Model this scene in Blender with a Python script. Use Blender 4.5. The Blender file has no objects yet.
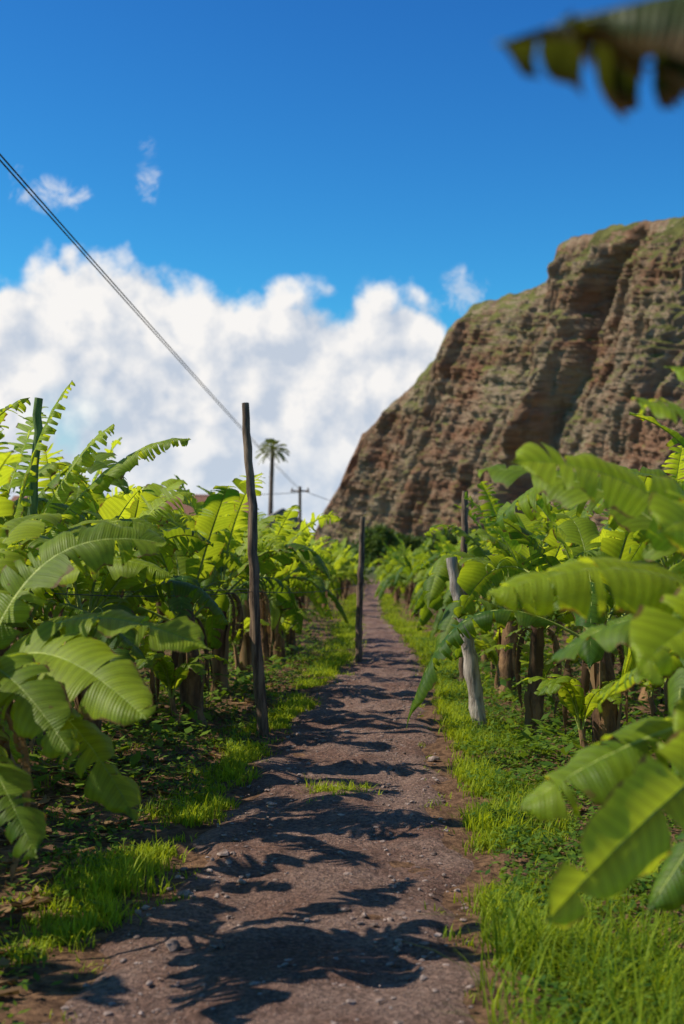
import bpy, math, random
import numpy as np
from mathutils import Vector, noise as mn
R = np.random.default_rng(7)
scene = bpy.context.scene
scene.view_settings.view_transform = 'Standard'
scene.view_settings.look = 'None'
scene.view_settings.exposure = 0
COL = scene.collection

# ------------------------------------------------------------ node helpers
def newmat(name):
    m = bpy.data.materials.new(name); m.use_nodes = True
    m.node_tree.nodes.clear()
    return m, m.node_tree
def N(nt, typ, **kw):
    n = nt.nodes.new(typ)
    for k, v in kw.items(): setattr(n, k, v)
    return n
def setin(nt, sock, v):
    if isinstance(v, bpy.types.NodeSocket): nt.links.new(v, sock)
    elif v is not None: sock.default_value = v
def M(nt, op, a, b=None, c=None, clamp=False):
    n = N(nt, 'ShaderNodeMath', operation=op, use_clamp=clamp)
    setin(nt, n.inputs[0], a)
    if b is not None: setin(nt, n.inputs[1], b)
    if c is not None: setin(nt, n.inputs[2], c)
    return n.outputs[0]
def VM(nt, op, a, b=None, scale=None):
    n = N(nt, 'ShaderNodeVectorMath', operation=op)
    setin(nt, n.inputs[0], a)
    if b is not None: setin(nt, n.inputs[1], b)
    if scale is not None: setin(nt, n.inputs[3], scale)
    return n.outputs[0]
def c4(c): return (c[0], c[1], c[2], 1.0)
def MIX(nt, f, a, b, blend='MIX'):
    n = N(nt, 'ShaderNodeMix', data_type='RGBA', blend_type=blend)
    setin(nt, n.inputs[0], f)
    setin(nt, n.inputs[6], c4(a) if isinstance(a, tuple) else a)
    setin(nt, n.inputs[7], c4(b) if isinstance(b, tuple) else b)
    return n.outputs[2]
def RANGE(nt, v, a, b, c=0.0, d=1.0, smooth=True):
    n = N(nt, 'ShaderNodeMapRange')
    if smooth: n.interpolation_type = 'SMOOTHSTEP'
    setin(nt, n.inputs[0], v)
    for i, x in enumerate((a, b, c, d)): n.inputs[i+1].default_value = x
    return n.outputs[0]
def NOISE(nt, vec, scale, detail=5, rough=.55, dist=0.0):
    n = N(nt, 'ShaderNodeTexNoise')
    setin(nt, n.inputs['Vector'], vec)
    n.inputs['Scale'].default_value = scale; n.inputs['Detail'].default_value = detail
    n.inputs['Roughness'].default_value = rough; n.inputs['Distortion'].default_value = dist
    return n.outputs[0]
def BUMP(nt, h, strength, dist):
    n = N(nt, 'ShaderNodeBump'); n.inputs['Strength'].default_value = strength
    n.inputs['Distance'].default_value = dist
    nt.links.new(h, n.inputs['Height']); return n.outputs[0]
def OUT(nt, sh):
    o = N(nt, 'ShaderNodeOutputMaterial'); nt.links.new(sh, o.inputs[0])
def PRIN(nt, col, rough=.8, normal=None, spec=.3):
    p = N(nt, 'ShaderNodeBsdfPrincipled')
    setin(nt, p.inputs['Base Color'], c4(col) if isinstance(col, tuple) else col)
    setin(nt, p.inputs['Roughness'], rough)
    p.inputs['Specular IOR Level'].default_value = spec
    if normal is not None: nt.links.new(normal, p.inputs['Normal'])
    return p.outputs[0]
def OBJ(nt): return N(nt, 'ShaderNodeTexCoord').outputs['Object']
def GEO(nt): return N(nt, 'ShaderNodeNewGeometry')

# ------------------------------------------------------------ materials
def mat_simple(name, c1, c2, scale=8, rough=.85, bump=.4, bd=.02, stretch=(1,1,1), spec=.3):
    m, nt = newmat(name)
    v = VM(nt, 'MULTIPLY', OBJ(nt), stretch)
    n = NOISE(nt, v, scale, 5, .65)
    col = MIX(nt, RANGE(nt, n, .35, .65), c1, c2)
    n2 = NOISE(nt, v, scale*4, 3, .6)
    OUT(nt, PRIN(nt, col, rough, BUMP(nt, n2, bump, bd), spec))
    return m

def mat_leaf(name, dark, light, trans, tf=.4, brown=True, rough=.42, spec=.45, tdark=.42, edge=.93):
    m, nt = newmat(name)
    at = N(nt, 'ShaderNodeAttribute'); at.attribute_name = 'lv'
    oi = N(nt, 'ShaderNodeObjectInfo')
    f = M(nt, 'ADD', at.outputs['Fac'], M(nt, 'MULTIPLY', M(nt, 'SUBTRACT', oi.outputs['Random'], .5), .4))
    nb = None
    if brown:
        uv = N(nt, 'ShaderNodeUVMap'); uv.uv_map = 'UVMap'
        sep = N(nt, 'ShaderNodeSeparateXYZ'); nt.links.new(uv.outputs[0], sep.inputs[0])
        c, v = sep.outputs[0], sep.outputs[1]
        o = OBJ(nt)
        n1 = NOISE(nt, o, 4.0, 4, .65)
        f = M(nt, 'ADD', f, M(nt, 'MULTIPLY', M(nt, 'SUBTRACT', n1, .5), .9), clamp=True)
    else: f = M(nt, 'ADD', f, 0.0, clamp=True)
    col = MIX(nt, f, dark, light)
    tcol = MIX(nt, f, (trans[0]*tdark*.75, trans[1]*tdark, trans[2]*tdark), trans)
    if brown:
        vv = M(nt, 'ADD', M(nt, 'SUBTRACT', v, M(nt, 'MULTIPLY', c, .04)), M(nt, 'MULTIPLY', n1, .02))
        s = M(nt, 'SINE', M(nt, 'MULTIPLY', vv, 2*math.pi/.013))
        s2 = M(nt, 'SINE', M(nt, 'MULTIPLY', vv, 2*math.pi/.041))
        vein = M(nt, 'ADD', M(nt, 'MULTIPLY', s, .5), M(nt, 'MULTIPLY', s2, .5))
        vf = RANGE(nt, vein, -1, 1, .78, 1.18, False)
        col = VM(nt, 'SCALE', col, scale=vf); tcol = VM(nt, 'SCALE', tcol, scale=vf)
        n3 = NOISE(nt, o, 13, 3, .7)
        e = RANGE(nt, M(nt, 'ADD', c, M(nt, 'MULTIPLY', M(nt, 'SUBTRACT', n3, .5), .6)), edge, edge+.10)
        e = M(nt, 'MAXIMUM', e, RANGE(nt, n3, .66, .74, 0, .7))
        col = MIX(nt, e, col, (.19, .115, .035)); tcol = MIX(nt, e, tcol, (.30, .15, .02))
        nb = BUMP(nt, vein, .35, .004)
    p = PRIN(nt, col, rough, nb, spec)
    t = N(nt, 'ShaderNodeBsdfTranslucent'); nt.links.new(tcol, t.inputs[0])
    mx = N(nt, 'ShaderNodeMixShader'); mx.inputs[0].default_value = tf
    nt.links.new(p, mx.inputs[1]); nt.links.new(t.outputs[0], mx.inputs[2])
    OUT(nt, mx.outputs[0]); return m

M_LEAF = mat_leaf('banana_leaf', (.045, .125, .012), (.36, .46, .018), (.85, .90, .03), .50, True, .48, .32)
M_LEAFF = mat_leaf('banana_leaf_plain', (.06, .14, .014), (.33, .42, .022), (.78, .84, .03), .48, False, .55, .25)
M_OLD = mat_leaf('old_banana_leaf', (.03, .055, .012), (.14, .14, .02), (.32, .28, .02), .32, True, .5, .3, .3, .72)
M_RIB = mat_simple('banana_midrib', (.22, .28, .05), (.38, .42, .09), 20, .5)
M_STEM = mat_simple('banana_stem', (.08, .04, .022), (.32, .18, .085), 5, .8, .8, .02, (1.6, 1.6, .5))
M_DRY = mat_leaf('dry_banana_leaf', (.12, .065, .032), (.38, .24, .12), (.32, .17, .06), .25, False, .8, .2)
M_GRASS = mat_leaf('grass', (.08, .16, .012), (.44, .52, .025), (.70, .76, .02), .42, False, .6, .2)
M_WEED = mat_leaf('weed_leaf', (.035, .10, .012), (.17, .26, .02), (.32, .44, .02), .35, False, .6, .2)
M_WOOD = mat_simple('weathered_wood', (.08, .05, .033), (.30, .20, .13), 9, .9, .8, .012, (3, 3, .35))
M_GREYWOOD = mat_simple('grey_wood', (.20, .16, .13), (.58, .50, .43), 8, .9, .8, .012, (3, 3, .35))
M_GREENPOLE = mat_simple('mossy_pole', (.07, .13, .03), (.19, .26, .08), 12, .8, .6, .01, (3, 3, .4))
M_WIRE = mat_simple('wire', (.02, .02, .025), (.04, .04, .045), 5, .6)
M_PALM = mat_leaf('palm_leaf', (.15, .18, .025), (.42, .42, .08), (.55, .54, .07), .3, False, .5)
M_TREE = mat_leaf('tree_leaf', (.03, .065, .012), (.14, .20, .02), (.20, .28, .02), .3, False, .6)

# ground
m, nt = newmat('soil'); M_SOIL = m
o = OBJ(nt); n2 = NOISE(nt, o, 14, 6, .7); n3 = NOISE(nt, o, 3.2, 5, .65)
col = MIX(nt, RANGE(nt, n2, .3, .7), (.055, .028, .017), (.28, .155, .085))
col = MIX(nt, RANGE(nt, n3, .58, .70, 0, .5), col, (.07, .10, .02))
sep = N(nt, 'ShaderNodeSeparateXYZ'); nt.links.new(o, sep.inputs[0])
far = RANGE(nt, sep.outputs[1], 90, 160)
col = MIX(nt, far, col, (.09, .11, .04))
OUT(nt, PRIN(nt, col, .95, BUMP(nt, n2, .9, .05), .15))
# path
m, nt = newmat('dirt_path'); M_PATH = m
o = OBJ(nt); n1 = NOISE(nt, o, 1.6, 5, .6); n2 = NOISE(nt, o, 40, 7, .75); n3 = NOISE(nt, o, 9, 5, .7)
vo = N(nt, 'ShaderNodeTexVoronoi'); vo.inputs['Scale'].default_value = 60; nt.links.new(o, vo.inputs['Vector'])
col = MIX(nt, RANGE(nt, n1, .35, .65), (.265, .145, .105), (.39, .25, .195))
col = MIX(nt, RANGE(nt, n2, .35, .7), VM(nt, 'SCALE', col, scale=.42), VM(nt, 'SCALE', col, scale=1.35))
col = MIX(nt, RANGE(nt, n3, .5, .72, 0, .6), col, (.12, .065, .045))
vs = N(nt, 'ShaderNodeSeparateColor'); nt.links.new(vo.outputs['Color'], vs.inputs[0])
st = RANGE(nt, vs.outputs[0], .78, .82)
st = M(nt, 'MULTIPLY', st, RANGE(nt, vo.outputs['Distance'], .3, .42, 1, 0))
col = MIX(nt, M(nt, 'MULTIPLY', st, .5), col, (.44, .34, .29))
h = M(nt, 'ADD', M(nt, 'MULTIPLY', n2, .6), M(nt, 'ADD', M(nt, 'MULTIPLY', n3, 1.8), M(nt, 'MULTIPLY', st, .6)))
OUT(nt, PRIN(nt, col, .93, BUMP(nt, h, 1.0, .055), .2))
M_STONE = mat_simple('stone', (.15, .10, .08), (.40, .30, .26), 14, .9, .6, .01)
# cliff rock
m, nt = newmat('cliff_rock'); M_CLIFF = m
o = OBJ(nt)
sv = VM(nt, 'MULTIPLY', o, (.35, .35, 1.9)); dv_ = VM(nt, 'MULTIPLY', o, (1.3, 1.3, .28))
n1 = NOISE(nt, sv, .05, 8, .68, .6); n2 = NOISE(nt, o, .018, 6, .6); n3 = NOISE(nt, o, .13, 8, .72)
n4 = NOISE(nt, sv, .22, 7, .75); n5 = NOISE(nt, dv_, .07, 7, .7, .3)
col = MIX(nt, RANGE(nt, n1, .42, .58), (.43, .22, .13), (.58, .41, .27))
col = MIX(nt, RANGE(nt, n4, .38, .56, .65, 0), col, (.20, .115, .075))
col = MIX(nt, RANGE(nt, n2, .48, .62, 0, .6), col, (.54, .43, .29))
col = MIX(nt, RANGE(nt, n2, .46, .34, 0, .5), col, (.48, .21, .115))
col = MIX(nt, RANGE(nt, n5, .52, .66, 0, .55), col, (.25, .14, .09))
g = GEO(nt); sp = N(nt, 'ShaderNodeSeparateXYZ'); nt.links.new(g.outputs['Normal'], sp.inputs[0])
so_ = N(nt, 'ShaderNodeSeparateXYZ'); nt.links.new(o, so_.inputs[0])
hz = RANGE(nt, so_.outputs[2], 55, 100, 0, .12)
veg = M(nt, 'ADD', M(nt, 'MULTIPLY', sp.outputs[2], .60), M(nt, 'ADD', M(nt, 'MULTIPLY', n3, .8), M(nt, 'ADD', M(nt, 'MULTIPLY', n2, .7), M(nt, 'MULTIPLY', n5, .7))))
veg = RANGE(nt, M(nt, 'ADD', veg, hz), 1.40, 1.52, 0, .85)
col = MIX(nt, veg, col, MIX(nt, RANGE(nt, n3, .4, .6), (.12, .14, .03), (.30, .31, .08)))
hh = M(nt, 'ADD', M(nt, 'ADD', n4, n3), n5)
OUT(nt, PRIN(nt, col, .95, BUMP(nt, hh, 1.0, 5.0), .1))

# ------------------------------------------------------------ mesh builder
class MB:
    def __init__(s): s.v=[]; s.f=[]; s.m=[]; s.uv=[]; s.lv=[]; s.n=0
    def grid(s, P, UV, lv, mat):   # P (a,b,3)
        a, b = P.shape[:2]
        s.v.append(P.reshape(-1,3)); s.uv.append(UV.reshape(-1,2)); s.lv.append(np.full(a*b, lv))
        i = np.arange(a*b).reshape(a,b)+s.n
        q = np.stack([i[:-1,:-1], i[1:,:-1], i[1:,1:], i[:-1,1:]], -1).reshape(-1,4)
        s.f.append(q); s.m.append(np.full(len(q), mat)); s.n += a*b
    def tube(s, pts, rad, mat, sides=6, lv=.5, jitter=0, rng=None):
        pts = np.asarray(pts, float); n = len(pts)
        T = np.gradient(pts, axis=0); T /= np.linalg.norm(T, axis=1)[:,None]
        ref = np.array([0,0,1.]) if abs(T[n//2,2])<.8 else np.array([0,1.,0])
        A = np.cross(T, ref); A /= np.linalg.norm(A, axis=1)[:,None]; B = np.cross(T, A)
        th = np.linspace(0, 2*math.pi, sides+1)
        r = np.asarray(rad, float).reshape(-1,1)*np.ones((1, sides+1))
        if jitter and rng is not None:
            j = 1+rng.normal(0, jitter, (n, sides+1)); j[:,-1]=j[:,0]; r = r*j
        P = pts[:,None,:] + r[...,None]*(np.cos(th)[None,:,None]*A[:,None,:]+np.sin(th)[None,:,None]*B[:,None,:])
        UV = np.stack(np.meshgrid(np.arange(n)*.05, th, indexing='ij'), -1)
        s.grid(P, UV, lv, mat)
        c = pts[-1][None,None,:]+np.zeros((1, sides+1, 3)); e = np.concatenate([P[-1:], c],0)
        s.grid(e, np.zeros((2, sides+1, 2)), lv, mat)
    def mesh(s, name, mats, smooth=True):
        V = np.concatenate(s.v).astype(np.float32); F = np.concatenate(s.f).astype(np.int32)
        me = bpy.data.meshes.new(name)
        me.vertices.add(len(V)); me.vertices.foreach_set('co', V.ravel())
        k = F.shape[1]
        me.loops.add(len(F)*k); me.loops.foreach_set('vertex_index', F.ravel())
        me.polygons.add(len(F)); me.polygons.foreach_set('loop_start', np.arange(len(F), dtype=np.int32)*k)
        me.polygons.foreach_set('material_index', np.concatenate(s.m).astype(np.int32))
        me.polygons.foreach_set('use_smooth', np.full(len(F), smooth))
        me.update(calc_edges=True)
        uvl = me.uv_layers.new(name='UVMap')
        U = np.concatenate(s.uv).astype(np.float32)[F.ravel()]
        uvl.data.foreach_set('uv', U.ravel())
        a = me.attributes.new('lv', 'FLOAT', 'POINT'); a.data.foreach_set('value', np.concatenate(s.lv).astype(np.float32))
        for mt in mats: me.materials.append(mt)
        return me
def obj(name, me, loc=(0,0,0), rot=0, sc=1, parent=None):
    o = bpy.data.objects.new(name, me); COL.objects.link(o)
    o.location = loc; o.rotation_euler = (0,0,rot) if not isinstance(rot, tuple) else rot
    o.scale = (sc,sc,sc) if not isinstance(sc, tuple) else sc
    if parent: o.parent = parent
    return o
def empty(name, loc=(0,0,0)):
    o = bpy.data.objects.new(name, None); COL.objects.link(o); o.location = loc
    o.empty_display_size = .1; return o

# ------------------------------------------------------------ ground shape
def drop(y): return -np.clip((np.asarray(y,float)-15)*.022, 0, 2.0)
def gz(x, y):
    x = np.asarray(x,float); y = np.asarray(y,float)
    return drop(y) + .02*np.sin(x*2.1+1)*np.sin(y*1.7) + .012*np.sin(x*5.3+y*3.1) + .008*np.sin(x*9.7-y*7.9)
PY = np.array([-6, 2, 4.7, 7.3, 10.8, 14.2, 20.7, 28, 40, 60, 100, 130.])
PX = np.array([-.9,-.45,-.27,-.08,.08,.26,.66,.75,.75,1.2,2.2,3])
PW = np.array([.8,.76,.74,.68,.64,.58,.47,.42,.42,.5,.6,.6])
def cx(y): return np.interp(y, PY, PX)
def hw(y): return np.interp(y, PY, PW)

def axis(vals, dens):
    out = []
    for (a,b),d in zip(zip(vals[:-1], vals[1:]), dens):
        out += list(np.arange(a, b, d))
    out.append(vals[-1]); return np.array(out)
xs = axis([-4000,-400,-60,-8,8,60,400,4000], [600,40,3,.15,3,40,600])
ys = axis([-300,-12,2,18,60,200,1000,6000], [40,2,.15,.8,8,50,500])
X, Y = np.meshgrid(xs, ys, indexing='ij')
Z = gz(X, Y) + np.where((np.abs(X)<9)&(Y<20), R.normal(0,.010,X.shape), 0)
mb = MB(); mb.grid(np.stack([X,Y,Z],-1), np.stack([X,Y],-1), .5, 0)
obj('ground', mb.mesh('ground', [M_SOIL]))
# path
py = axis([-5,3,20,60,128], [.3,.05,.3,1.0]); u = np.linspace(-1,1,41)
PYg, U = np.meshgrid(py, u, indexing='ij')
wj = hw(PYg)*(1+.10*np.sin(PYg*2.7+np.sign(U))+.06*np.sin(PYg*7.1+2*np.sign(U)))
PXg = cx(PYg)+U*wj
rut = -.014*np.exp(-((np.abs(U)-.5)/.18)**2)
PZ = gz(PXg, PYg) + .032 - .060*np.abs(U)**8 + rut
fin = np.array([[mn.fractal(Vector((a*7,b*7,0)), .8, 2.1, 4) for a,b in zip(r1,r2)] for r1,r2 in zip(PXg, PYg)])
PZ += .016*fin*(1-np.abs(U)**6)
mb = MB(); mb.grid(np.stack([PXg,PYg,PZ],-1)[:, ::-1], np.stack([PXg,PYg],-1), .5, 0)
obj('dirt_path', mb.mesh('dirt_path', [M_PATH]))

# stones
import bmesh
def ico(sub):
    bm = bmesh.new(); bmesh.ops.create_icosphere(bm, subdivisions=sub, radius=1)
    v = np.array([x.co[:] for x in bm.verts]); f = np.array([[l.index for l in p.verts] for p in bm.faces]); bm.free(); return v, f
IV, IF = ico(2)
def stones(name, n, ymin, ymax, smin, smax, spread=1.0, power=3.5):
    V=[]; F=[]; off=0
    for i in range(n):
        y = ymin + (ymax-ymin)*R.random()**1.6
        uu = R.uniform(-1,1)*spread
        x = cx(y)+uu*hw(y); s = smin+(smax-smin)*R.random()**power
        v = IV*(1+.30*np.sin(IV@R.normal(0,2.6,(3,3))+R.uniform(0,6,3)).sum(1,keepdims=True)*.5)
        v = v*np.array([s, s*R.uniform(.55,1), s*R.uniform(.3,.6)])
        a = R.uniform(0,6.28); c,s_ = math.cos(a), math.sin(a)
        v = v@np.array([[c,s_,0],[-s_,c,0],[0,0,1]])
        v = v+np.array([x,y,float(gz(x,y))+.026-(.026 if abs(uu)>.95 else 0)])
        V.append(v); F.append(IF+off); off += len(v)
    mb = MB(); V=np.concatenate(V); mb.v=[V]; mb.f=[np.concatenate(F)]; mb.m=[np.zeros(len(mb.f[0]))]
    mb.uv=[V[:,:2]]; mb.lv=[np.full(len(V),.5)]
    obj(name, mb.mesh(name,[M_STONE],False))
stones('gravel', 2800, 3.6, 18, .003, .018, power=3)
stones('stones', 60, 3.6, 12, .018, .045, 1.15, 2.5)

# ------------------------------------------------------------ grass
def blades(name, x, y, h, lean, w, mat, lvs):
    n = len(x); z = gz(x,y)-.005
    az = R.uniform(0, 2*math.pi, n); d = np.stack([np.cos(az), np.sin(az), np.zeros(n)],1)
    sd = np.stack([-np.sin(az), np.cos(az), np.zeros(n)],1)
    base = np.stack([x,y,z],1)
    V = np.zeros((n,8,3)); UV = np.zeros((n,8,2)); LV=np.zeros((n,8))
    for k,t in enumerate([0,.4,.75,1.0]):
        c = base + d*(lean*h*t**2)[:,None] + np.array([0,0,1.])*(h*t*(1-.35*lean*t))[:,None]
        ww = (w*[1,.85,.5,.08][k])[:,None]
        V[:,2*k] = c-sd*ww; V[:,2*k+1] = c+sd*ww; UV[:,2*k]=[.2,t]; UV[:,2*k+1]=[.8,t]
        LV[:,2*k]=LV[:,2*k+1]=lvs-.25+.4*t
    q = np.array([[0,1,3,2],[2,3,5,4],[4,5,7,6]])
    F = (q[None]+8*np.arange(n)[:,None,None]).reshape(-1,4)
    mb = MB(); mb.v=[V.reshape(-1,3)]; mb.uv=[UV.reshape(-1,2)]; mb.lv=[LV.ravel()]; mb.f=[F]; mb.m=[np.zeros(len(F))]
    return obj(name, mb.mesh(name,[mat]))
GX=[];GY=[];GH=[];GL=[];GLV=[]
def clump(x,y,n,r,h,lean=.7,lv=.6):
    GX.append(R.normal(x,r,n)); GY.append(R.normal(y,r,n)); GH.append(np.abs(R.normal(h,h*.35,n))+.01)
    GL.append(R.uniform(.1,1.2,n)*lean); GLV.append(np.clip(R.normal(lv,.2,n),0,1))
def lpos(y): return np.interp(y,[3,4.9,6.9,8.75,11.4,16.3,22,40],[-1.22,-1.14,-1.05,-.88,-.64,-.32,.0,.2])
def rpos(y): return np.interp(y,[3,4.9,7.3,10.8,14.2,20,28,40],[.60,.66,.78,.95,1.05,1.25,1.3,1.3])
def patch(x,y): return mn.noise(Vector((x*1.6,y*1.1,4.0)))+.5*mn.noise(Vector((x*4,y*3,9.0)))
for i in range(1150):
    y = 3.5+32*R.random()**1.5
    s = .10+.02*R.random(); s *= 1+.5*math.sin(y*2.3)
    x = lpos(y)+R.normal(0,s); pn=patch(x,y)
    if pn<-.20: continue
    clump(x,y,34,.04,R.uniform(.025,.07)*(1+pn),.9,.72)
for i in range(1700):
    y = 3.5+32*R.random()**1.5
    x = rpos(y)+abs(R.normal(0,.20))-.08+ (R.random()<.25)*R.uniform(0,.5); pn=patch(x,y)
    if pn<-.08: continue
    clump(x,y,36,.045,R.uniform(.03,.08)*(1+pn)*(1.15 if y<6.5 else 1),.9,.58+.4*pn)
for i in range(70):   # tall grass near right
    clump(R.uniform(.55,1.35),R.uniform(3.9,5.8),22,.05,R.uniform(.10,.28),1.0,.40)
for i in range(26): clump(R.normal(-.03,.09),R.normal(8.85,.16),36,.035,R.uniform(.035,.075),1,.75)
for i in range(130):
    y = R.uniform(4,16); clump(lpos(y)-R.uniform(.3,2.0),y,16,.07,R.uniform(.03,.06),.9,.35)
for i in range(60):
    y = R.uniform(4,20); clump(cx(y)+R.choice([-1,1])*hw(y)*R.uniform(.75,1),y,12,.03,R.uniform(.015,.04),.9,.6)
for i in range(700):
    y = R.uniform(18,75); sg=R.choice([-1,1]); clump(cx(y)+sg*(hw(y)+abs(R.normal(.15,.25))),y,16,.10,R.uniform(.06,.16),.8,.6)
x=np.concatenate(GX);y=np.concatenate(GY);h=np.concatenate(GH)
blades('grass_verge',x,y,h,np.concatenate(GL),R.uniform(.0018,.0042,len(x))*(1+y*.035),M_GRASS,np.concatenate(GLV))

# low broad-leaved weeds
def weeds(name, pts, size, mat, hmax=.10, k=14, spread=.06):
    n=len(pts)
    P=np.repeat(pts,k,0); P[:,0]+=R.normal(0,spread,n*k); P[:,1]+=R.normal(0,spread,n*k)
    z=gz(P[:,0],P[:,1])+R.uniform(.01,hmax,n*k)
    C=np.stack([P[:,0],P[:,1],z],1)
    az=R.uniform(0,6.28,n*k); t=R.uniform(-.2,.7,n*k); s=R.uniform(.5,1.4,n*k)*size
    d=np.stack([np.cos(az)*np.cos(t),np.sin(az)*np.cos(t),np.sin(t)],1); sd=np.stack([-np.sin(az),np.cos(az),R.normal(0,.2,n*k)],1)
    V=np.stack([C-d*s[:,None], C+sd*s[:,None]*.5, C+d*s[:,None], C-sd*s[:,None]*.5],1)
    UV=np.tile(np.array([[.2,0],[.8,.1],[.2,.2],[.1,.1]]),(n*k,1))
    F=np.arange(n*k*4).reshape(-1,4)
    mb=MB();mb.v=[V.reshape(-1,3)];mb.uv=[UV];mb.lv=[np.repeat(R.random(n*k),4)];mb.f=[F];mb.m=[np.zeros(len(F))]
    obj(name,mb.mesh(name,[mat],False))
yy=3.5+22*R.random(2600)**1.3
pts=np.stack([rpos(yy)+np.abs(R.normal(.15,.8,2600)),yy],1)
yy2=3.8+22*R.random(900)**1.3
pts=np.concatenate([pts,np.stack([lpos(yy2)-np.abs(R.normal(.05,1.0,900)),yy2],1)])
weeds('weeds',pts,.022,M_WEED)
n=1200; yy=9+70*R.random(n)**1.2; sg=R.choice([-1,1],n)
xx=cx(yy)+sg*(hw(yy)+.65+np.abs(R.normal(0,.12*yy**.9,n)))
weeds('undergrowth',np.stack([xx,yy],1),.055,M_WEED,.24,16,.15)
# leaf litter
n=1900; yy=3.6+18*R.random(n)**1.2; sd=R.choice([-1,-1,1],n)
xx=np.where(sd<0,lpos(yy)-np.abs(R.normal(.2,1.5,n))-.12,rpos(yy)+np.abs(R.normal(.5,1.1,n))+.15)
mb=MB()
for a,b in zip(xx,yy):
    L=R.uniform(.05,.30); w=R.uniform(.01,.04); th=R.uniform(0,6.28); dv=np.array([math.cos(th),math.sin(th)]); nv=np.array([-dv[1],dv[0]])
    t=np.linspace(-1,1,5); cc=R.uniform(-.05,.05)
    P=np.zeros((5,3,3))
    for j,s in enumerate((-1,0,1)):
        xy=np.array([a,b])+np.outer(t,dv)*L/2+nv*(s*w*(1-.7*t**2))[:,None]+np.outer(t**2,nv)*cc
        P[:,j,:2]=xy; P[:,j,2]=gz(xy[:,0],xy[:,1])+.012+.03*t**2*R.random()+.01*abs(s)
    mb.grid(P,np.stack(np.meshgrid(t,[.1,.2,.3],indexing='ij'),-1),R.random(),0)
obj('leaf_litter',mb.mesh('leaf_litter',[M_DRY]))

# ------------------------------------------------------------ banana plants
def bez(p,t):
    t=np.asarray(t)[...,None]; a,b,c,d=[np.asarray(q,float) for q in p]
    return a*(1-t)**3+3*b*t*(1-t)**2+3*c*t*t*(1-t)+d*t**3
def add_leaf(mb,p,W,rng,tear=.5,droop=.5,roll=0.,lv=.4,petiole=.12,mat=0,lift=.35,ribmat=1,rib=.014,cs=(0,.2,.45,.7,.88,1.0)):
    ts=np.linspace(0,1,60); B=bez(p,ts); T=np.gradient(B,axis=0); L=np.linalg.norm(np.diff(B,axis=0),axis=1).sum()
    T/=np.linalg.norm(T,axis=1)[:,None]
    hd=np.array(p[3],float)-np.array(p[0],float); hd[2]=0
    if np.linalg.norm(hd)<.05: hd=np.array([1.,0,0])
    hd/=np.linalg.norm(hd); S0=np.array([hd[1],-hd[0],0.])
    S=S0-T*(T@S0)[:,None]; S/=np.linalg.norm(S,axis=1)[:,None]; Nn=np.cross(S,T)
    cr,sr=math.cos(roll),math.sin(roll); S,Nn=S*cr+Nn*sr,Nn*cr-S*sr
    f=lambda A,v:np.stack([np.interp(v,ts,A[:,i]) for i in range(3)],-1)
    cs=np.array(cs)
    def wid(v):
        q=np.clip((v-petiole)/(1-petiole),0,1)
        return W*np.clip(1.22*np.clip(q,0,1)**.33*np.clip(1-q,0,1)**.42,0,1)
    for side in (-1,1):
        v=petiole; phase=rng.uniform(0,6); wave=rng.uniform(0,6)
        while v<.995:
            if rng.random()<tear: dv=rng.uniform(.012,.05)
            else: dv=rng.uniform(.07,.25)
            v1=min(1.,v+dv); 
            if 1-v1<.02: v1=1.
            k=max(3,int((v1-v)/.03)+2)
            vs=np.linspace(v,v1,k); w=wid(vs)
            w=w*(1-rng.random()*.18*tear)
            a=droop*rng.uniform(.75,1.25)+rng.normal(0,.34*tear)+.18*math.sin(v*9+wave)
            if dv<.06: a+=abs(rng.normal(0,.5))
            sw=.22+rng.normal(0,.18*tear)
            th=lift+.06*np.sin(vs*30+phase)[:,None]-1.5*a*((cs[1:]+cs[:-1])/2)[None,:]
            dc=np.diff(cs)[None,:]
            lat=np.concatenate([np.zeros((k,1)),np.cumsum(np.cos(th)*dc,1)],1)*w[:,None]
            hei=np.concatenate([np.zeros((k,1)),np.cumsum(np.sin(th)*dc,1)],1)*w[:,None]
            vm=(v+v1)/2
            vc=vs[:,None]+(vm-vs)[:,None]*(cs[None,:]**1.2)*.48*min(1,tear*1.6)
            vc=np.clip(vc+sw*cs[None,:]*w[:,None]/L*.6,0,1)
            over=np.clip(vs[:,None]+sw*cs[None,:]*w[:,None]/L*.6-1,0,1)
            P=f(B,vc)+f(T,vc)*(over*L)[...,None]+side*f(S,vc)*lat[...,None]+f(Nn,vc)*hei[...,None]
            P[...,2]+=.008*np.sin(vs*L*40+phase)[:,None]*cs[None,:]
            UV=np.stack([np.broadcast_to(cs[None,:],vc.shape),np.broadcast_to(vs[:,None]*L,vc.shape)],-1)
            if side<0: P=P[:,::-1]; UV=UV[:,::-1]
            mb.grid(P,UV,float(np.clip(lv+rng.normal(0,.08),0,1)),mat)
            v=v1
    tt=np.linspace(0,1,14); r=rib*(1-tt*.88)
    mb.tube(bez(p,tt)-f(Nn,tt)*(r*.6)[:,None],r,ribmat,5,lv)
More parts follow.
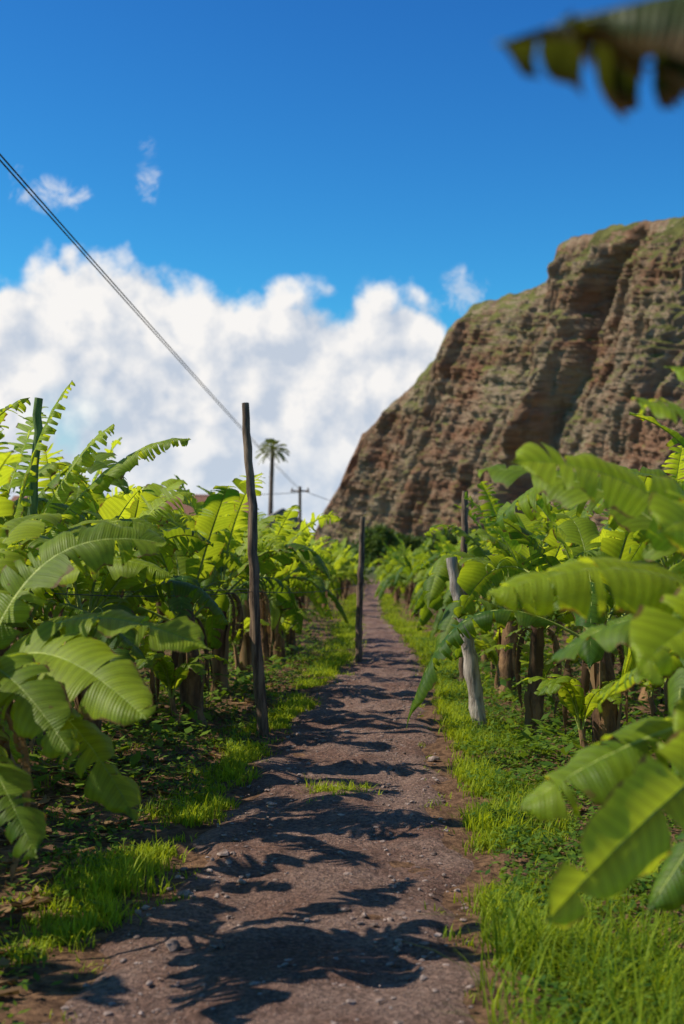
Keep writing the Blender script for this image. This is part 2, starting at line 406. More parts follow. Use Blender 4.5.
def stem(mb,x,y,z0,H,r,rng,lean=(0,0)):
    t=np.linspace(0,1,12); pts=np.stack([x+lean[0]*t,y+lean[1]*t,z0-.05+(H+.05)*t],1)
    mb.tube(pts,r*(1.25-.55*t)*(1+.06*np.sin(t*23)),2,10,.5,.05,rng)
    for k in range(5):
        a=rng.uniform(0,6.28); zc=rng.uniform(.2,.85)*H
        q=np.linspace(-1,1,5); hh=np.linspace(0,1,6); P=np.zeros((6,5,3))
        for i,hv in enumerate(hh):
            rr=r*(1.22-.5*(zc/H))+.012+.05*hv**2*rng.random()
            aa=a+q*.6*(1-.6*hv); P[i,:,0]=x+lean[0]*zc/H+rr*np.cos(aa);P[i,:,1]=y+lean[1]*zc/H+rr*np.sin(aa);P[i,:,2]=z0+zc-.25+.45*hv
        mb.grid(P,np.stack(np.meshgrid(hh,q*.2+.5,indexing='ij'),-1),rng.random(),3)
def dry_hanging(mb,x,y,z,rng,n=4,r=.09):
    for k in range(n):
        a=rng.uniform(0,6.28); d=np.array([math.cos(a),math.sin(a),0]); p0=np.array([x,y,z])+d*r*.8; L=rng.uniform(.5,.9)
        p=[p0,p0+d*.18+[0,0,.06],p0+d*.24+[0,0,-L*.5],p0+d*rng.uniform(.08,.22)+[0,0,-L]]
        add_leaf(mb,p,rng.uniform(.07,.12),rng,.8,1.7,rng.uniform(-.6,.6),rng.random(),.1,3,-.3,3,.008,(0,.4,.8,1))
def build_plant(seed,H=1.15,nl=11,L0=1.58,W0=.30,tear=.55,suckers=1,lod=False):
    rng=np.random.default_rng(seed); mb=MB(); lean=(rng.normal(0,.08),rng.normal(0,.08))
    r=rng.uniform(.075,.105); stem(mb,0,0,0,H,r,rng,lean)
    c=np.array([lean[0],lean[1],H-.02]); a0=rng.uniform(0,6.28)
    cs=(0,.35,.75,1) if lod else (0,.2,.45,.7,.88,1.0)
    for i in range(nl):
        ag=i/(nl-1); az=a0+i*2.399+rng.normal(0,.25); h=np.array([math.cos(az),math.sin(az),0]); zz=np.array([0,0,1.])
        L=L0*rng.uniform(.78,1.12)*(.8+.4*math.sin(ag*2.6)); 
        el=1.42-.85*ag+rng.normal(0,.10)
        p0=c+h*r*.4-zz*.15*ag
        p1=p0+(h*math.cos(el)+zz*math.sin(el))*L*.38
        p2=p0+h*L*(.20+.45*ag)+zz*L*(.76-.46*ag)
        bendx=np.array([-h[1],h[0],0])*rng.normal(0,.10)*L
        p3=p0+h*L*(.38+.44*ag)+zz*L*(.94-1.26*ag+rng.normal(0,.09))+bendx
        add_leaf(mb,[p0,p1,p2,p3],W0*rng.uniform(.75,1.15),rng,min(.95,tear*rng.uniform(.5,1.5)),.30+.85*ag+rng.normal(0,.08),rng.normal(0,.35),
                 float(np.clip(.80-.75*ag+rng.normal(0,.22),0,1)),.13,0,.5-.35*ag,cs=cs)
    dry_hanging(mb,lean[0]*.9,lean[1]*.9,H-.1,rng,rng.integers(3,6),r)
    for k in range(suckers):
        a=rng.uniform(0,6.28); q=np.array([math.cos(a)*.30,math.sin(a)*.30,0]); hh=rng.uniform(.2,.5)
        mb.tube([q,q+[.02,0,hh*.5],q+[0,.03,hh]],[.035,.03,.02],2,7)
        for j in range(5):
            az=rng.uniform(0,6.28); h=np.array([math.cos(az),math.sin(az),0]); L=rng.uniform(.5,.95); p0=q+[0,0.03,hh*.9]
            add_leaf(mb,[p0,p0+h*.1*L+[0,0,.4*L],p0+h*.4*L+[0,0,.7*L],p0+h*.75*L+[0,0,.40*L]],.14,rng,.35,.7,0,.5,.12,0,.4,1,.007,cs=cs)
    return mb.mesh('banana_plant_mesh',[M_LEAFF if lod else M_LEAF,M_RIB,M_STEM,M_DRY])
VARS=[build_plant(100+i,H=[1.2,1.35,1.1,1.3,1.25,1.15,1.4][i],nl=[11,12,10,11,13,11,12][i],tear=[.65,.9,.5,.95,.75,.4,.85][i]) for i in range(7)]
LODS=[build_plant(200+i,H=1.12+.06*i,nl=11,tear=.4,suckers=0,lod=True) for i in range(4)]

placed=[]
def plant(x,y,rot,sc,var):
    placed.append((x,y)); return obj('banana_plant',VARS[var],(x,y,float(gz(x,y))-.02),rot,sc)
# left side
for a in [(-2.9,9.0,2.0,1.12,3),(-1.75,10.0,1.2,.93,0),(-2.75,11.3,3.0,1.08,6),(-1.28,12.3,.8,.95,2),(-2.0,12.9,2.3,1.0,5),
          (-1.25,14.6,4.1,.93,4),(-2.6,14.6,5.1,1.05,1),(-1.15,16.6,1.1,.90,3),(-1.0,18.8,2.6,.90,5),(-.75,21.5,.3,.86,0),(-3.9,12.6,1,1.1,0),(-3.6,7.6,1.7,1.1,4),(-4.3,10.2,3.7,1.12,5),
          (-3.2,5.6,.7,1.0,2),(-2.5,6.7,4.0,.85,5)]: plant(*a)
# right side
for a in [(2.05,6.5,2.2,1.02,0),(1.85,9.9,.5,.93,2),(1.60,11.9,3.3,.85,5),(2.5,8.4,4.4,1.0,4),(1.65,14.4,2.9,.86,1),(1.80,16.8,1.1,.83,3),
          (2.75,11.8,.9,.95,6),(1.95,19.4,5.2,.80,0),(3.2,7.0,2,1.0,1),(3.0,14,4.9,.9,2),(2.8,10.1,2.7,.95,3),(3.7,9.0,1.7,1,0),(2.3,13.2,.4,.9,3)]: plant(*a)
# distant plantation
grove=empty('banana_plantation')
rr=np.random.default_rng(5); k=0
for yv in np.arange(9,128,2.1):
    st_=1.8 if yv<45 else 2.4
    for xv in np.arange(-48,48,st_):
        x=xv+rr.normal(0,.4); y=yv+rr.normal(0,.4)
        if x>.29*y+3 or x<-.27*y-4: continue
        if abs(x-float(cx(y)))<(1.25 if y<30 else 1.0): continue
        if min((x-a)**2+(y-b)**2 for a,b in placed+[(-1.95,8.05)])<1.15**2: continue
        me=VARS[rr.integers(0,7)] if y<26 else LODS[rr.integers(0,4)]
        s=rr.uniform(.74,.94) if y<45 else rr.uniform(.82,1.02)
        if x<-1.5 and y<30: s*=1.10
        o=obj('plant_%d'%k,me,(x,y,float(gz(x,y))-.03),rr.uniform(0,6.28),s,grove); k+=1
print('grove',k)

# hero plants ---------------------------------------------------------
def hero(name,sx,sy,H,r,leaves,seed,lean=(0,0),dry=3,old=0):
    rng=np.random.default_rng(seed); mb=MB(); stem(mb,sx,sy,0,H,r,rng,lean)
    c=(sx+lean[0],sy+lean[1],H-.05)
    for i,(p1,p2,p3,W,tear,droop,roll,lv) in enumerate(leaves):
        add_leaf(mb,[c,p1,p2,p3],W,rng,tear,droop,roll,lv,.12,4 if i<old else 0,.3 if i>=old else .1)
    dry_hanging(mb,c[0],c[1],H-.1,rng,dry,r)
    placed.append((sx,sy))
    return obj(name,mb.mesh(name,[M_LEAF,M_RIB,M_STEM,M_DRY,M_OLD]))
# left foreground plant
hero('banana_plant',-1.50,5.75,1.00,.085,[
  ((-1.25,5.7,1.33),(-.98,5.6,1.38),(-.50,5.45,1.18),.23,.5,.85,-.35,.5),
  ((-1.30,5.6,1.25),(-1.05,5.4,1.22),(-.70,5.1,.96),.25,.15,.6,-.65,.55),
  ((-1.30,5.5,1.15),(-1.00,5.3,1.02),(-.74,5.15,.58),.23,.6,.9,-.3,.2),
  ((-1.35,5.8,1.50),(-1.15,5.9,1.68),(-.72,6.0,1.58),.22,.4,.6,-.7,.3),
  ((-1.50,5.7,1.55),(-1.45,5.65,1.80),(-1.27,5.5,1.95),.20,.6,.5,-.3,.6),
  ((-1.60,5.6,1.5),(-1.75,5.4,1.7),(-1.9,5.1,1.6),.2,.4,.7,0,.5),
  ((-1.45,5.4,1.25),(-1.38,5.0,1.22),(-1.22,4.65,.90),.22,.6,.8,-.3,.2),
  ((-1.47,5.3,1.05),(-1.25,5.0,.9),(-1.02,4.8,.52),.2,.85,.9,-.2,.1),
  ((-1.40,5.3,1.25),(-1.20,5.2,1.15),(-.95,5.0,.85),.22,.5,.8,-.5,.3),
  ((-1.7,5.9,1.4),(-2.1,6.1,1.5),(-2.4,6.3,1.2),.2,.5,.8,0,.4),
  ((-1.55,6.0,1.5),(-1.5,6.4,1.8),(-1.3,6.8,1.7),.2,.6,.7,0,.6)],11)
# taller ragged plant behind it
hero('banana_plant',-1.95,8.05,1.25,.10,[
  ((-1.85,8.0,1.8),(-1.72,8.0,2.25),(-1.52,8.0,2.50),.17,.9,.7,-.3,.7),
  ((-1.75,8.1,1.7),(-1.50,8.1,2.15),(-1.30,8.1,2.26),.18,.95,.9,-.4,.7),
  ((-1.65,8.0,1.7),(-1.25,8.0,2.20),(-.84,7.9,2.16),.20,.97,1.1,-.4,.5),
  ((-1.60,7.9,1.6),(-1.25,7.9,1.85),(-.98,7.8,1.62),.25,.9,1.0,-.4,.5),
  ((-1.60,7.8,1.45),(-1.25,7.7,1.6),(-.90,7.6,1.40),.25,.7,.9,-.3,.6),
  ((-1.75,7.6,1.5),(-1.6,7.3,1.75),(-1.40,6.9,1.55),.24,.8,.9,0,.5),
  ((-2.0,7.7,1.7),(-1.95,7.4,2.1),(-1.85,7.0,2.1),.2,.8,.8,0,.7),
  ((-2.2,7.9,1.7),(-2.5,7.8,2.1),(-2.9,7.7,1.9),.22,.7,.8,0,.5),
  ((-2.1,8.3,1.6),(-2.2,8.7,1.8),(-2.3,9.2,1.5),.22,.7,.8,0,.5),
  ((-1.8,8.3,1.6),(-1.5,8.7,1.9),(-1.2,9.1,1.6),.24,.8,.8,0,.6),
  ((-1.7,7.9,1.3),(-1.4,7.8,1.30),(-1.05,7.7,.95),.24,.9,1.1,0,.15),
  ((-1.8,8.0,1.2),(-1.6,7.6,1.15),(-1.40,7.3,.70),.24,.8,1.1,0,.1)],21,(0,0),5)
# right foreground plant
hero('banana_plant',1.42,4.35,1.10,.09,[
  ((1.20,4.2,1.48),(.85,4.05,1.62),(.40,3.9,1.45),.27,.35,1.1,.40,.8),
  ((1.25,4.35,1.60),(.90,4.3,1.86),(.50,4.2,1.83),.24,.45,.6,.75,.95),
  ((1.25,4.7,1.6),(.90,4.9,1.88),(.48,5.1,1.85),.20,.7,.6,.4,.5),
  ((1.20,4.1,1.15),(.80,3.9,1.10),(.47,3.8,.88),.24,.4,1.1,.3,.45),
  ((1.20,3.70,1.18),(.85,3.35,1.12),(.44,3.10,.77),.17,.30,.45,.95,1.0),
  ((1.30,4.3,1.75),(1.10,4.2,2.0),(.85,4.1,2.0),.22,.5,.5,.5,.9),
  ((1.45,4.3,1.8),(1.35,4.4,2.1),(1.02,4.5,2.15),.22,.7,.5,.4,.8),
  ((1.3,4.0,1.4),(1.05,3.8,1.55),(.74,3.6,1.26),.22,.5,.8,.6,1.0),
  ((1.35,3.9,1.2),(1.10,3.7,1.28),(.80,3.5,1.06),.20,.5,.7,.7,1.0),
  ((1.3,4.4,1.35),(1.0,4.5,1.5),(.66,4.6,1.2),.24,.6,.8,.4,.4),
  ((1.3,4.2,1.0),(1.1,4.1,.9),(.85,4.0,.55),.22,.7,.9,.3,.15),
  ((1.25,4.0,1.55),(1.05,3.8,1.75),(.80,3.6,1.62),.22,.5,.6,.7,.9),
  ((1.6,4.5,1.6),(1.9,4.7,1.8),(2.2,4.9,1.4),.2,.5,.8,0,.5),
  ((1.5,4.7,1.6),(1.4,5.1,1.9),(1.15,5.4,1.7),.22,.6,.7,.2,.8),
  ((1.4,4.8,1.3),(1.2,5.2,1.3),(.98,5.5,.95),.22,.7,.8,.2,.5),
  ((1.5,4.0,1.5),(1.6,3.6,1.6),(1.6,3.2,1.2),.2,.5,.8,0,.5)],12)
# overhanging plant close on the right: torn old leaves reaching into the top of the view
hero('banana_plant',1.45,1.75,1.75,.10,[
  ((1.25,1.7,2.30),(.62,1.55,2.24),(.155,1.42,2.10),.27,.9,1.2,0,.15),
  ((1.25,1.5,2.3),(.70,1.42,2.24),(.21,1.36,2.10),.27,.9,1.3,.1,.4),
  ((1.25,1.6,2.2),(.70,1.34,2.18),(.325,1.28,1.99),.22,.9,1.2,.1,.6),
  ((1.25,1.6,2.25),(.80,1.48,2.20),(.30,1.40,2.07),.25,.9,1.3,.1,.1),
  ((1.6,1.9,2.5),(1.9,2.1,2.8),(2.3,2.3,2.6),.22,.5,.8,0,.5),
  ((1.5,1.5,2.5),(1.6,1.1,2.8),(1.7,.7,2.5),.22,.5,.8,0,.5),
  ((1.5,2.0,2.5),(1.6,2.4,2.8),(1.6,2.8,2.6),.22,.5,.8,0,.5)],13,old=4)

# ------------------------------------------------------------ poles
def pole(name,pts,rads,mat,seed=1,sides=9):
    rng=np.random.default_rng(seed); pts=np.array(pts,float); t=np.linspace(0,1,len(pts)); tt=np.linspace(0,1,24)
    P=np.stack([np.interp(tt,t,pts[:,i]) for i in range(3)],1); P[1:-1,:2]+=rng.normal(0,.005,(22,2))
    mb=MB(); mb.tube(P,np.interp(tt,t,rads),0,sides,.5,.08,rng)
    return obj(name,mb.mesh(name,[mat]))
pole('wooden_pole',[(-.63,11.6,-.1),(-.70,11.6,.8),(-.73,11.6,1.8),(-.79,11.6,2.72)],[.050,.044,.040,.030],M_WOOD,1)
pole('wooden_pole',[(.22,19.5,-.2),(.24,19.5,.8),(.29,19.5,1.92)],[.05,.045,.035],M_WOOD,2)
pole('wooden_pole',[(1.20,12.2,-.1),(1.08,12.2,.7),(.94,12.2,1.45)],[.068,.060,.048],M_GREYWOOD,3)
pole('wooden_pole',[(1.36,16,-.1),(1.37,16,1.0),(1.385,16,2.15)],[.05,.045,.035],M_WOOD,4)
pole('bamboo_pole',[(-1.86,8.2,-.1),(-1.80,8.2,1.3),(-1.75,8.2,2.42)],[.030,.028,.024],M_GREENPOLE,5)
pole('wooden_pole',[(-1.9,24,-.3),(-1.88,24,.8),(-1.9,24,1.9)],[.05,.045,.035],M_WOOD,6)
pole('wooden_pole',[(2.9,26,-.4),(2.9,26,.8),(2.95,26,1.85)],[.05,.045,.035],M_GREYWOOD,7)
# ------------------------------------------------------------ wires
def wire(name,a,b,sag,r):
    t=np.linspace(0,1,40); a=np.array(a,float);b=np.array(b,float)
    P=a+(b-a)*t[:,None]; P[:,2]-=sag*4*t*(1-t)
    mb=MB(); mb.tube(P,np.full(40,r),0,5); return obj(name,mb.mesh(name,[M_WIRE]))
def util_pole(x,y,ztop,r,zb):
    e=empty('utility_pole',(x,y,0)); mb=MB(); t=np.linspace(0,1,8)
    mb.tube(np.stack([0*t,0*t,zb+(ztop-zb)*t],1),r*(1.2-.4*t),0,10); s=obj('shaft',mb.mesh('shaft',[M_WOOD]),parent=e)
    mb=MB(); mb.tube([(-.6,0,ztop-.3),(0,0,ztop-.3),(.6,0,ztop-.3)],[r*.5]*3,0,4); obj('crossarm',mb.mesh('crossarm',[M_WOOD]),parent=e)
    mb=MB()
    for q in (-.5,0,.5): mb.tube([(q,0,ztop-.25),(q,0,ztop-.15),(q,0,ztop-.08)],[.04,.06,.03],0,6)
    obj('insulators',mb.mesh('insulators',[M_GREYWOOD]),parent=e); return e
util_pole(-2.66,90,5.0,.11,-2.4)
util_pole(-3.75,12.0,5.95,.10,-.1)
wire('power_line',(-3.70,12,5.72),(-2.74,90,4.78),.10,.010)
wire('power_line',(-3.655,12,5.73),(-2.58,90,4.78),.13,.010)
wire('power_line',(-2.66,90,4.8),(8,170,4.5),.5,.02)
wire('power_line',(-2.66,90,4.6),(-30,100,5.5),.5,.02)
wire('trellis_wire',(-1.80,8.2,1.30),(-.72,11.6,1.18),.03,.003)
wire('trellis_wire',(-.72,11.6,1.18),(.25,19.5,1.0),.05,.003)
wire('trellis_wire',(-5,11.8,1.22),(-.72,11.6,1.2),.04,.003)
# ------------------------------------------------------------ palm
def palm(x,y,H,zb,fr,seed):
    rng=np.random.default_rng(seed); e=empty('palm_tree',(x,y,zb)); t=np.linspace(0,1,20); mb=MB()
    mb.tube(np.stack([.25*t**2,0*t,H*t],1),.19*(1.25-.4*t)*(1+.04*np.sin(t*90)),0,10,.5,.03,rng); obj('trunk',mb.mesh('trunk',[M_WOOD]),parent=e)
    mb=MB(); c=np.array([.25,0,H])
    for i in range(40):
        az=i*2.399; el=1.4-2.0*(i/40)+rng.normal(0,.12); h=np.array([math.cos(az),math.sin(az),0]); L=fr*rng.uniform(.85,1.15)
        d=h*math.cos(el)+np.array([0,0,1])*math.sin(el); p=[c,c+d*L*.4,c+d*L*.75+[0,0,-.06*L],c+d*L*.95+np.array([0,0,-.35*L])]
        tt=np.linspace(0,1,10); B=bez(p,tt); mb.tube(B,.03*(1-.8*tt),0,4)
        tt=np.linspace(.35,1,22); B=bez(p,tt); s=np.cross(h,[0,0,1.])
        for q,b in zip(tt,B):
            for sg in (-1,1):
                l=L*.24*(1-.5*abs(q-.5)); td=s*sg*.75+d*.55+np.array([0,0,-.35-.2*rng.random()]); w=d*.022
                P=np.array([[b-w,b+w],[b+td*l*.5-w,b+td*l*.5+w],[b+td*l-w*.2+[0,0,-.1*l],b+td*l+w*.2+[0,0,-.1*l]]])
                mb.grid(P,np.array([[[.2,0],[.8,0]],[[.2,.5],[.8,.5]],[[.2,1],[.8,1]]],float),rng.random(),0)
    obj('fronds',mb.mesh('fronds',[M_PALM],False),parent=e)
palm(-6.1,120,11.6,-2.3,1.4,3)
# ------------------------------------------------------------ trees (distant)
def clumpball(mb,c,rad,n,rng,s):
    d=rng.normal(0,1,(n,3)); d/=np.linalg.norm(d,axis=1)[:,None]; rr_=rng.random(n)**.4
    C=np.array(c)+d*rr_[:,None]*np.array(rad); a=rng.normal(0,1,(n,3)); a/=np.linalg.norm(a,axis=1)[:,None]
    b=np.cross(a,rng.normal(0,1,(n,3))); b/=np.linalg.norm(b,axis=1)[:,None]
    ss=s*rng.uniform(.6,1.4,(n,1)); V=np.stack([C-a*ss,C+b*ss*.6,C+a*ss,C-b*ss*.6],1)
    i=np.arange(n*4).reshape(-1,4)+mb.n
    mb.v.append(V.reshape(-1,3));mb.uv.append(np.tile([[.2,0],[.8,.1],[.2,.2],[.1,.1]],(n,1)));mb.lv.append(np.repeat(rng.random(n),4));mb.f.append(i);mb.m.append(np.zeros(n));mb.n+=n*4
def tree(x,y,zb,H,W,seed):
    rng=np.random.default_rng(seed); e=empty('tree',(x,y,zb)); mb=MB()
    mb.tube([(0,0,0),(.1,0,H*.3),(0,.1,H*.6)],[.25,.18,.1],0,8)
    for k in range(5):
        a=rng.uniform(0,6.28); mb.tube([(.05,0,H*.35),(math.cos(a)*W*.2,math.sin(a)*W*.2,H*.6),(math.cos(a)*W*.35,math.sin(a)*W*.35,H*.8)],[.12,.08,.03],0,5)
    obj('trunk',mb.mesh('trunk',[M_WOOD]),parent=e); mb=MB()
    for k in range(14):
        a=rng.uniform(0,6.28); q=rng.random()**.5*W*.36
        clumpball(mb,(math.cos(a)*q,math.sin(a)*q,H*rng.uniform(.45,.85)),(W*.2,W*.2,H*.15),260,rng,.16)
    obj('crown',mb.mesh('crown',[M_TREE],False),parent=e)
tree(3.6,138,-2.0,5.2,4.2,1); tree(11.5,150,-2.0,5.4,7,2); tree(14.5,156,-2.0,4.9,6,5); tree(-11,132,-2.0,5.0,7,4); tree(7.0,146,-2.0,4.2,6,6)
mb=MB(); rng=np.random.default_rng(9)
for k in range(420):
    y=rng.uniform(128,300); x=rng.uniform(-.26,.34)*y
    clumpball(mb,(x,y,-2.2+rng.uniform(.8,2.2)),(rng.uniform(1.5,4),2,rng.uniform(1,2.0)),60,rng,.4)
obj('distant_foliage',mb.mesh('distant_foliage',[M_TREE],False))
# ------------------------------------------------------------ houses
M_WALLW=mat_simple('plaster_wall',(.42,.34,.26),(.52,.44,.36),2,.9,.2)
M_WALLG=mat_simple('grey_wall',(.26,.25,.24),(.36,.34,.32),2,.9,.2)
M_ROOF=mat_simple('terracotta_roof',(.20,.085,.05),(.32,.16,.10),3,.9,.5,.05,(6,1,1))
M_ROOFG=mat_simple('slate_roof',(.20,.18,.16),(.34,.30,.27),3,.9,.5,.05)
M_GLASS=mat_simple('window_glass',(.02,.025,.03),(.04,.045,.05),2,.15,.0,.01,(1,1,1),.5)
M_DOOR=mat_simple('door_wood',(.08,.04,.02),(.12,.06,.03),4,.6)
def boxmesh(name,bs,mat):
    bm=bmesh.new()
    for (x0,y0,z0,x1,y1,z1) in bs:
        r=bmesh.ops.create_cube(bm,size=1)
        for v in r['verts']: v.co=Vector(((x0+x1)/2+v.co.x*(x1-x0),(y0+y1)/2+v.co.y*(y1-y0),(z0+z1)/2+v.co.z*(z1-z0)))
    me=bpy.data.meshes.new(name); bm.to_mesh(me); bm.free(); me.materials.append(mat); return me
def house(x,y,zb,w,d,h,rh,wall,roof,gable='x',rot=0):
    e=empty('plaster_house',(x,y,zb)); e.rotation_euler=(0,0,rot)
    me=bpy.data.meshes.new('walls')
    if gable=='x':
        V=[(-w/2,-d/2,0),(w/2,-d/2,0),(w/2,d/2,0),(-w/2,d/2,0),(-w/2,-d/2,h),(w/2,-d/2,h),(w/2,d/2,h),(-w/2,d/2,h),(-w/2,0,h+rh),(w/2,0,h+rh)]
        F=[(0,1,5,4),(1,2,6,9,5),(2,3,7,6),(3,0,4,8,7)]
        o_=.35; k=rh/(d/2); RV=[(-w/2-o_,-d/2-o_,h-k*o_+.05),(w/2+o_,-d/2-o_,h-k*o_+.05),(w/2+o_,0,h+rh+.05),(-w/2-o_,0,h+rh+.05),(-w/2-o_,d/2+o_,h-k*o_+.05),(w/2+o_,d/2+o_,h-k*o_+.05)]
    else:
        V=[(-w/2,-d/2,0),(w/2,-d/2,0),(w/2,d/2,0),(-w/2,d/2,0),(-w/2,-d/2,h),(w/2,-d/2,h),(w/2,d/2,h),(-w/2,d/2,h),(0,-d/2,h+rh),(0,d/2,h+rh)]
        F=[(0,1,5,8,4),(1,2,6,5),(2,3,7,9,6),(3,0,4,7)]
        o_=.35; k=rh/(w/2); RV=[(-w/2-o_,-d/2-o_,h-k*o_+.05),(-w/2-o_,d/2+o_,h-k*o_+.05),(0,d/2+o_,h+rh+.05),(0,-d/2-o_,h+rh+.05),(w/2+o_,-d/2-o_,h-k*o_+.05),(w/2+o_,d/2+o_,h-k*o_+.05)]
    me.from_pydata(V,[],F); me.materials.append(wall); obj('walls',me,parent=e)
    me=bpy.data.meshes.new('roof'); me.from_pydata(RV,[],[(0,1,2,3),(3,2,5,4)]); me.materials.append(roof)
    r=obj('roof',me,parent=e); md=r.modifiers.new('t','SOLIDIFY'); md.thickness=.15; md.offset=1
    ws=[];fr=[]; n=max(2,int(w/2.4))
    for i in range(n):
        xc=-w/2+w*(i+.5)/n
        for z in np.arange(1.0,h-1.2,2.6): 
            if i==n//2 and z<1.5: continue
            ws.append((xc-.4,-d/2-.02,z,xc+.4,-d/2+.05,z+1.1)); fr.append((xc-.5,-d/2-.05,z-.1,xc+.5,-d/2-.021,z))
    if ws: obj('windows',boxmesh('windows',ws,M_GLASS),parent=e); obj('sills',boxmesh('sills',fr,M_WALLG),parent=e)
    xc=-w/2+w*(n//2+.5)/n; obj('door',boxmesh('door',[(xc-.45,-d/2-.02,0,xc+.45,-d/2+.05,2.05)],M_DOOR),parent=e)
house(-12.0,112,-2.0,9.5,6,5.5,1.5,M_WALLW,M_ROOF,'x',.15)
house(-23.5,118,-2.0,7,6,5.6,1.5,M_WALLW,M_ROOF,'x',-.1)
house(-5.0,116,-2.0,3.8,6,4.9,1.2,M_WALLG,M_ROOFG,'y',.1)

# ------------------------------------------------------------ cliff
nu,nv=620,330
tx=np.linspace(-.024,.55,nu)
pxs=np.array([300,318,325,345,362,385,410,435,448,480,520,550,560,575,600,640,684,800,1000,1130])
es=np.array([-.01,.012,.024,.049,.076,.094,.110,.129,.152,.170,.177,.184,.211,.216,.221,.2275,.232,.245,.25,.24])
e=np.interp(tx,(pxs-342)/1422,es)
e=e+.0022*np.array([mn.fractal(Vector((a*60,0,0)),.7,2.1,5) for a in tx])
Y0=np.interp(tx,[-.024,.1,.24,.55],[760,600,430,300]); cot=.50
Y1=Y0/(1-np.clip(e,0,1)*cot); Hh=e*Y1+1.6
V=np.zeros((nu,nv+14,3))
nrm=np.array([-.85,-.53,0])
for i in range(nu):
    for j in range(nv+14):
        t=min(1,j/(nv-1)); back=max(0,j-(nv-1))
        H=Hh[i]; z=H*t
        prof=t*.9+.1*t*t
        talus=max(0,.25-t)/.25; prof-=.28*talus**1.4
        yv=Y0[i]+(Y1[i]-Y0[i])*prof
        xv=tx[i]*yv; al=xv*.53*1.0-yv*.85
        gx=.108+.100*t+.004*math.sin(t*14); dl=tx[i]-gx
        D=0
        s=.5*(1+math.tanh(dl/.005))
        D+=(1-s)*11*math.exp(min(0,dl)/.05)+s*(-10*math.exp(-max(0,dl)/.016)+16*min(1,max(0,dl)/.07))
        g2=.19+.12*t; d2=tx[i]-g2; s2=.5*(1+math.tanh(d2/.006))
        D+=(1-s2)*5*math.exp(min(0,d2)/.03)-s2*6*math.exp(-max(0,d2)/.02)
        al2=al-.45*z   # gullies lean
        D+=8*(mn.fractal(Vector((al2/30,z/150,0)),.9,2.1,6))
        r_=abs(mn.fractal(Vector((al2/13,z/75,3)),.75,2.2,6)); D+=7*(min(r_,.8)-.3)
        D+=1.3*mn.fractal(Vector((xv/7,yv/7,z/6)),.5,2.1,5)
        zs=z+.16*al
        D+=2.0*mn.fractal(Vector((al/80,2.2,zs/5.0)),.5,2.2,4)*(.6+.8*abs(mn.noise(Vector((al/30,z/25,7)))))
        D*=min(1,.10+(1-t)*9)*min(1,H/40+.1)
        zz=z-3
        if back>0:
            yv+=back*9; xv=tx[i]*yv; zz-=back*back*.28; zz+=2*mn.noise(Vector((xv/15,yv/15,0)))
        else: zz+=1.0*mn.noise(Vector((xv/6,z/6,yv/9)))*min(1,H/40)
        V[i,j]=(xv+nrm[0]*D,yv+nrm[1]*D,zz+1.4*t)
mb=MB(); mb.grid(V,np.zeros((nu,nv+14,2)),.5,0)
obj('cliff',mb.mesh('cliff',[M_CLIFF]))

# ------------------------------------------------------------ world: sky + clouds
SUN_EL=math.radians(46); saz=math.radians(-88)
sdir=Vector((math.sin(saz)*math.cos(SUN_EL),math.cos(saz)*math.cos(SUN_EL),math.sin(SUN_EL)))
w=bpy.data.worlds.new('World'); scene.world=w; w.use_nodes=True; nt=w.node_tree; nt.nodes.clear()
w.cycles.sampling_method='MANUAL'; w.cycles.sample_map_resolution=256
sky=N(nt,'ShaderNodeTexSky'); sky.sky_type='NISHITA'; sky.sun_disc=False; sky.sun_elevation=SUN_EL; sky.sun_rotation=saz
sky.air_density=1.0; sky.dust_density=.3; sky.ozone_density=3.0
D=VM(nt,'NORMALIZE',N(nt,'ShaderNodeTexCoord').outputs['Generated'])
sp=N(nt,'ShaderNodeSeparateXYZ'); nt.links.new(D,sp.inputs[0])
az=M(nt,'ARCTAN2',sp.outputs[0],sp.outputs[1]); el=M(nt,'ARCSINE',sp.outputs[2])
skyc=MIX(nt,1.0,sky.outputs[0],(.42,.80,1.12),'MULTIPLY')
sc_=N(nt,'ShaderNodeSeparateColor'); nt.links.new(skyc,sc_.inputs[0]); cc_=N(nt,'ShaderNodeCombineColor')
for i,(gm,s_) in enumerate([(1.7,.58),(1.72,.56),(1.3,.72)]):
    nt.links.new(M(nt,'MULTIPLY',M(nt,'POWER',sc_.outputs[i],gm),s_),cc_.inputs[i])
skyc=cc_.outputs[0]
fc=N(nt,'ShaderNodeFloatCurve'); cv=fc.mapping.curves[0]
P=[(-.6,.08),(-.40,.14),(-.30,.165),(-.236,.180),(-.19,.198),(-.145,.200),(-.115,.187),(-.09,.172),(-.05,.176),(0,.179),(.04,.184),(.062,.172),(.075,.147),(.085,.09),(.13,.03),(.3,.05),(.6,.08)]
pts=[((a+.6)/1.2,b/.25) for a,b in P]
cv.points[0].location=pts[0]; cv.points[1].location=pts[-1]
for q in pts[1:-1]: cv.points.new(*q)
fc.mapping.update()
nt.links.new(RANGE(nt,az,-.6,.6,0,1,False),fc.inputs[1]); top=M(nt,'MULTIPLY',fc.outputs[0],.25)
def cloudn(vec):
    a=NOISE(nt,vec,11,7,.62)
    b=NOISE(nt,vec,23,2,.5)
    b=M(nt,'ABSOLUTE',M(nt,'SUBTRACT',b,.5))
    return M(nt,'ADD',M(nt,'MULTIPLY',a,.72),M(nt,'MULTIPLY',b,.55))
n0=cloudn(D); n1=cloudn(VM(nt,'ADD',D,(-.012,0.0,.016)))
h=M(nt,'ADD',M(nt,'SUBTRACT',top,el),M(nt,'MULTIPLY',M(nt,'SUBTRACT',n0,.41),.15))
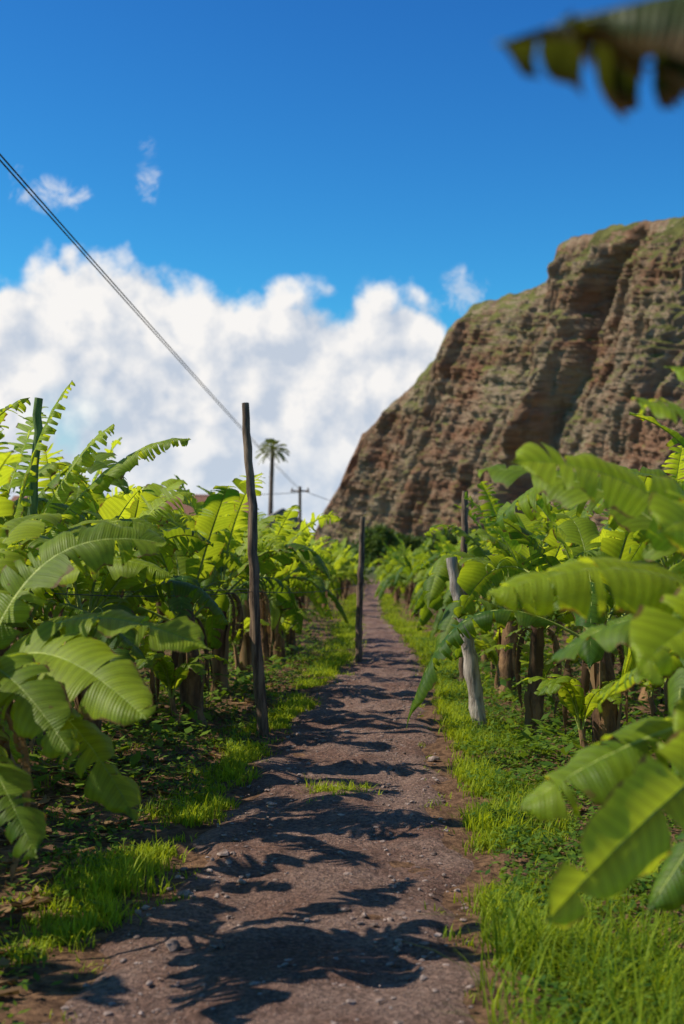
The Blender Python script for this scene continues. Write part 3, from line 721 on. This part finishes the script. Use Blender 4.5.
mask=RANGE(nt,h,-.002,.020)
gap=RANGE(nt,NOISE(nt,D,9,4,.6),.46,.60)
left=RANGE(nt,az,-.24,-.14,1,0)
mask=M(nt,'MULTIPLY',mask,M(nt,'SUBTRACT',1.0,M(nt,'MULTIPLY',M(nt,'MULTIPLY',left,RANGE(nt,el,.05,.12,1,0)),M(nt,'MULTIPLY',gap,.8))))
wn=NOISE(nt,D,45,6,.72,.5)
def wisp(a0,e0,ra,re,amt):
    da=M(nt,'DIVIDE',M(nt,'SUBTRACT',az,a0),ra); de=M(nt,'DIVIDE',M(nt,'SUBTRACT',el,e0),re)
    r2=M(nt,'ADD',M(nt,'MULTIPLY',da,da),M(nt,'MULTIPLY',de,de))
    g=M(nt,'SUBTRACT',1.0,r2,clamp=True)
    q=M(nt,'ADD',M(nt,'MULTIPLY',g,.24),wn)
    return M(nt,'MULTIPLY',M(nt,'MULTIPLY',RANGE(nt,q,.58,.90),RANGE(nt,g,0,.5)),amt)
for a in [(-.136,.252,.012,.026,.6),(-.205,.235,.036,.016,.65),(.085,.172,.022,.022,.5),(-.225,.245,.012,.010,.5)]:
    mask=M(nt,'MAXIMUM',mask,wisp(*a))
sh=M(nt,'MULTIPLY',M(nt,'SUBTRACT',n0,n1),3.6)
depth=RANGE(nt,h,.0,.13,1.0,.74,False)
lit=M(nt,'ADD',M(nt,'ADD',sh,depth),M(nt,'MULTIPLY',M(nt,'SUBTRACT',n0,.42),.5))
lit=RANGE(nt,lit,.48,1.1,0,1,False)
ccol=MIX(nt,lit,(5.4,6.1,7.2),(9.4,9.2,9.0))
final=MIX(nt,mask,skyc,ccol)
haze=RANGE(nt,el,-.01,.10,.5,0)
final=MIX(nt,haze,final,(5.6,6.8,8.2))
bg=N(nt,'ShaderNodeBackground'); nt.links.new(final,bg.inputs[0]); bg.inputs[1].default_value=.1
wo=N(nt,'ShaderNodeOutputWorld'); nt.links.new(bg.outputs[0],wo.inputs[0])
# sun
l=bpy.data.lights.new('sun','SUN'); l.energy=5.0; l.angle=math.radians(.5); l.color=(1,.92,.76)
so=bpy.data.objects.new('sun',l); COL.objects.link(so); so.rotation_euler=sdir.to_track_quat('Z','Y').to_euler()
# camera
cd=bpy.data.cameras.new('camera'); co=bpy.data.objects.new('camera',cd); COL.objects.link(co); scene.camera=co
cd.lens=50; cd.sensor_width=36; cd.clip_start=.05; cd.clip_end=9000
co.location=(0,0,1.6); co.rotation_euler=(math.radians(91.13),0,0)
cd.dof.use_dof=True; cd.dof.focus_distance=9.0; cd.dof.aperture_fstop=2.5
